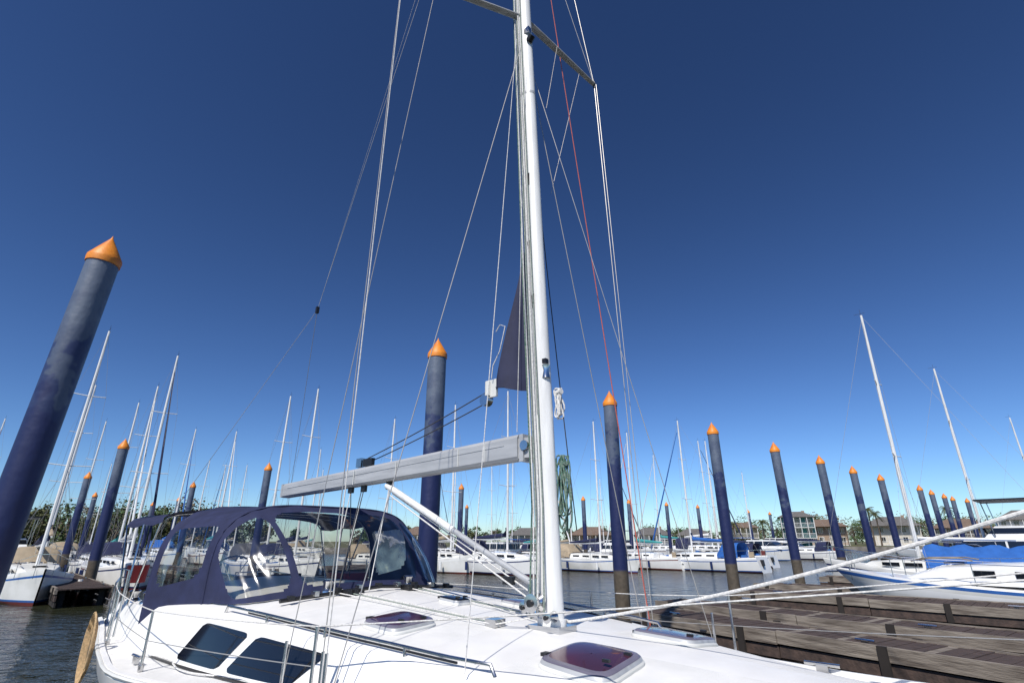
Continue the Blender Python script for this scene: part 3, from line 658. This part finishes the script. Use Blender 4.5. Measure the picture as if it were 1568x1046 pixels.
def inr(u,v,u0,u1,v0,v1):
    a=(u-(u0+u1)/2)/((u1-u0)/2);c=(v-(v0+v1)/2)/((v1-v0)/2);return abs(a)**6+abs(c)**6<1
def kfA(i,j):
    u=(j+.5)/N;v=(i+.5)/NR
    for u0,u1 in((.08,.345),(.365,.635),(.655,.92)):
        if inr(u,v,u0,u1,.06,.90):return 'vinyl'
    return 'navy'
b=MB();b.grid(rows,'navy',kfA)
rows=[]
for i in range(33):
    t=i/32;rows.append([B_[j].lerp(C[j],t)-Vector((0,0,.035*math.sin(PI*t)+.008*math.sin(j*.37+t*9)))*math.sin(th[j]) for j in range(N+1)])
def kfB(i,j):
    u=(j+.5)/N;v=(i+.5)/32
    for u0,u1 in((.022,.20),(.80,.978)):
        if inr(u,v,u0,u1,.12,.88):return 'vinyl'
    return 'navy'
b.grid(rows,'navy',kfB)
b.tube(B_[::4],.016,'navy',n=6);b.tube([Vector((p.x+.02,p.y*.99,p.z-.01)) for p in C[::4]],.014,'steel',n=6)
b.obj('dodger_canvas',boat,smooth=60)
rows=[]
th=th[::2]
for i in range(9):
    t=i/8;X=lerp(-5.25,-6.75,t);rows.append([(X,-1.60*pw(math.cos(a),.75),2.34+.20*max(math.sin(a),0)**.6-.03*math.sin(PI*t*2)**2-.04*t) for a in th[::3]])
b=MB();b.grid(rows,'navy')
for X in(-5.3,-6.0,-6.75):
    b.tube([(-6.1+(X+6.1)*.3,-1.60,1.3),(X,-1.60,2.32)]+[(X,-1.58*pw(math.cos(a),.75),2.31+.20*max(math.sin(a),0)**.6) for a in th[8:-8:8]]+[(X,1.60,2.32),(-6.1+(X+6.1)*.3,1.60,1.3)],.013,'steel',n=6)
b.obj('bimini_top',boat,smooth=60)
b=MB();b.box((-6.4,0,1.05),(.22,.3,.9),'gel',taper=.7)
b.tube([(-6.55,.42*math.cos(a),1.45+.42*math.sin(a)) for a in [2*PI*i/24 for i in range(25)]],.016,'steel',n=6)
for i in range(3): a=PI*i/3;b.tube([(-6.55,.42*math.cos(a),1.45+.42*math.sin(a)),(-6.55,-.42*math.cos(a),1.45-.42*math.sin(a))],.008,'steel',n=5)
b.box((-5.3,0,1.38),(.08,1.0,.5),'woodd')
b.tube([(-7.2,-1.2,1.5),(-7.2,-1.2,1.75)],[.13,.15],'grill',n=12);b.box((-4.6,.9,1.55),(.5,.4,.2),'grill')
b.obj('helm_pedestal_and_wheel',boat)
# ================================================================= HOUSES
M['roofg']=mat('roof_shingle_grey',(.16,.15,.14),.9,col2=(.10,.095,.09),scale=3)
M['roofb']=mat('roof_shingle_brown',(.20,.14,.10),.9,col2=(.13,.09,.07),scale=3)
M['teal']=mat('teal_siding',(.06,.24,.22),.7);M['yel']=mat('yellow_siding',(.50,.43,.25),.7);M['cream']=mat('cream_siding',(.55,.51,.43),.7)
M['whsid']=mat('white_siding',(.70,.69,.66),.6);M['tanbr']=mat('tan_brick',(.34,.26,.19),.9,col2=(.25,.18,.13),scale=8);M['bluesid']=mat('blue_siding',(.22,.30,.38),.7)
def house(x,y,w,d,fl,wall,roof,rot=0,name='waterfront_house',stilt=True):
    e=empty(name,(x,y,1.0),rot);z0=1.9 if stilt else .2;fh=2.35;H=z0+fl*fh
    b=MB();b.box((0,0,(z0+H)/2),(w,d,H-z0),wall)
    if stilt:
        for i in range(5):
            for yy in(-d/2+.2,d/2-.2): b.box((-w/2+.2+i*(w-.4)/4,yy,z0/2),(.3,.3,z0),'whsid')
        b.box((0,d*.15,z0/2),(w*.7,d*.6,z0),wall)
    else: b.box((0,0,.1),(w*.99,d*.99,.2),'conc')
    b.obj('walls',e,smooth=0)
    b=MB();o=.6;rh=w*.20
    b.add([(-w/2-o,-d/2-o,H),(w/2+o,-d/2-o,H),(w/2+o,d/2+o,H),(-w/2-o,d/2+o,H),(-w*.2,0,H+rh),(w*.2,0,H+rh)],[(0,1,5,4),(1,2,5),(2,3,4,5),(3,0,4),(3,2,1,0)],roof)
    b.box((w*.25,d*.1,H+rh*.7),(.7,.7,rh*.9),'tanbr');b.obj('roof',e,smooth=0)
    b=MB();nw=max(2,int(w/2.4))
    for f in range(fl):
        for i in range(nw):
            X=-w/2+w*(i+.5)/nw;door=(i==nw//2)
            hh=1.9 if door else 1.2;Z2=z0+f*fh+ (1.0 if door else 1.3)
            b.box((X,-d/2-.02,Z2),(1.2,.08,hh+.2),'whsid');b.box((X,-d/2-.05,Z2),(1.0,.06,hh),'glassd');b.box((X,-d/2-.085,Z2),(.05,.02,hh),'whsid')
        for s_ in(-1,1): b.box((s_*(w/2+.02),0,z0+f*fh+1.3),(.06,1.1,1.2),'glassd')
    b.obj('windows_and_door',e,smooth=0)
    b=MB()
    for f in range(fl if stilt else 1):
        zf=z0+f*fh if stilt else .2
        b.box((0,-d/2-1.0,zf-.08),(w,1.9,.14),'whsid')
        for i in range(6): b.box((-w/2+.1+i*(w-.2)/5,-d/2-1.85,zf+ (fh-.2)/2),(.14,.14,fh-.2),'whsid')
        b.box((0,-d/2-1.85,zf+.95),(w,.06,.08),'whsid')
        k=-w/2+.25
        while k<w/2: b.box((k,-d/2-1.85,zf+.5),(.04,.04,.85),'whsid');k+=.28
    b.box((0,-d/2-1.0,H-.02),(w,1.9,.1),roof);b.obj('porch_and_railings',e,smooth=0)
for a in [(71,136,7.2,7.5,2,'teal','roofg',-.45,True),(58,138,6.5,7,1,'yel','roofb',-.35,True),(47,142,8,8,1,'cream','roofg',-.3,False),(35,138,9,8,1,'whsid','roofg',-.2,False),(20,140,10,8,1,'tanbr','roofb',-.1,False),(102,147,12,9,2,'cream','roofg',-.6,False),(88,154,10,9,2,'tanbr','roofb',-.5,False),(118,144,12,9,1,'tanbr','roofb',-.6,True),(142,150,13,9,2,'whsid','roofg',-.7,True),(4,142,9,8,1,'bluesid','roofg',0,False),(-22,136,10,8,1,'cream','roofb',.1,False),(164,155,13,9,2,'bluesid','roofg',-.7,True)]:
    house(*a[:8],stilt=a[8])
# ================================================================= TREES
M['leafa']=mat('foliage_olive',(.10,.105,.035),.85,col2=(.045,.055,.02),scale=.6)
M['leafb']=mat('foliage_green',(.065,.11,.03),.85,col2=(.03,.055,.018),scale=.6)
M['leafc']=mat('foliage_brown',(.17,.13,.07),.9,col2=(.10,.075,.04),scale=.6)
M['bark']=mat('tree_bark',(.12,.09,.065),.9)
M['palm']=mat('palm_frond',(.07,.11,.03),.7,col2=(.11,.10,.04),scale=2)
def tree(b,x,y,h,k,nl=260,ls=.45):
    z0=1.0;tr=h*.022
    top=(x+random.uniform(-.5,.5),y,z0+h*.55)
    b.tube([(x,y,z0-.1),(x+random.uniform(-.2,.2),y,z0+h*.25),top],[tr,tr*.8,tr*.45],'bark',n=5,caps=False)
    cl=[]
    for i in range(random.randint(9,14)):
        a=random.random()*2*PI;rr=h*random.uniform(.08,.42);zz=z0+h*random.uniform(.18,.90)
        if zz>z0+h*.75: rr*=.55
        c=Vector((x+rr*math.cos(a),y+rr*math.sin(a),zz));s0=Vector((x,y,z0+h*random.uniform(.2,.5)))
        b.tube([s0,s0.lerp(c,.5)+Vector((0,0,-.1*h*.3)),c],[tr*.5,tr*.3,tr*.1],'bark',n=4,caps=False);cl.append((c,h*random.uniform(.10,.18)))
    vs=[];fs=[]
    for i in range(nl):
        c,r=random.choice(cl);p=c+Vector((random.gauss(0,r*.8),random.gauss(0,r*.8),random.gauss(0,r*.5)))
        u=Vector((random.gauss(0,1),random.gauss(0,1),random.gauss(0,1))).normalized();v=u.orthogonal().normalized()
        s=ls*random.uniform(.4,1);o=len(vs);vs+=[p+u*s,p+v*s*.6,p-u*s,p-v*s*.6];fs.append((o,o+1,o+2,o+3))
    b.add(vs,fs,k)
def bare(b,p,d,L_,r,dep):
    q=p+d*L_;b.tube([p,q],[r,r*.65],'bark',n=4,caps=False)
    if dep==0:return
    for i in range(3 if dep>1 else 4):
        nd_=(d+Vector((random.gauss(0,.5),random.gauss(0,.5),random.gauss(.1,.25)))).normalized();bare(b,p.lerp(q,random.uniform(.6,1)),nd_,L_*random.uniform(.55,.8),r*.55,dep-1)
b=MB()
for i in range(130):
    x=random.uniform(-150,-52);tree(b,x,shore(x)+random.uniform(4,26),random.uniform(5,9.0),random.choice(('leafa','leafc','leafa','leafb')),520,.34)
for i in range(60):
    x=random.uniform(-50,70);tree(b,x,random.uniform(150,174),random.uniform(3.5,5.8),random.choice(('leafa','leafb','leafc')),340,.38)
for i in range(80):
    x=random.uniform(70,230);tree(b,x,random.uniform(158,188),random.uniform(6,10),random.choice(('leafa','leafb','leafb','leafc')),450,.42)
for i in range(60):
    x=random.uniform(-400,500);tree(b,x,random.uniform(195,260),random.uniform(6,9),random.choice(('leafa','leafb')),250,.7)
b.obj('distant_tree_line',smooth=0)
for x,y,h in[(86,141,7),(90,139,6),(66,131,4),(-62,100,8),(96,138,7),(30,131,4),(83,133,5),(79,131,4.5)]:
    b=MB();bare(b,Vector((0,0,0)),Vector((0,0,1)),h*.32,h*.018,5);b.obj('bare_tree',loc=(x,y,1),smooth=0)
for x,y,h in[(59.5,130,5.5),(88,134,8.5),(91,136,7.5),(110,137,9),(53,131,5)]:
    b=MB();b.tube([(0,0,0),(.15,0,h*.4),(.1,.1,h)],[.22,.16,.14],'bark',n=8)
    for i in range(26):
        a=random.random()*2*PI;el=random.uniform(-.5,1.2);Lf=random.uniform(1.5,2.1);pts=[]
        for j in range(6):
            t=j/5;rr=Lf*t*math.cos(el*(1-.3*t));pts.append(Vector((.1+rr*math.cos(a),.1+rr*math.sin(a),h+Lf*t*math.sin(el)-1.0*t*t*Lf*.6)))
        sd_=Vector((-math.sin(a),math.cos(a),0))
        for j in range(5):
            for q in range(3):
                p=pts[j].lerp(pts[j+1],q/3)
                for s_ in(-1,1): b.add([p,p+sd_*s_*.45*(1-.12*j)+Vector((0,0,-.25))+(pts[j+1]-pts[j])*.3,pts[j].lerp(pts[j+1],min(1,q/3+.25))],[(0,1,2)],'palm')
    b.obj('palm_tree',loc=(x,y,1),smooth=0)
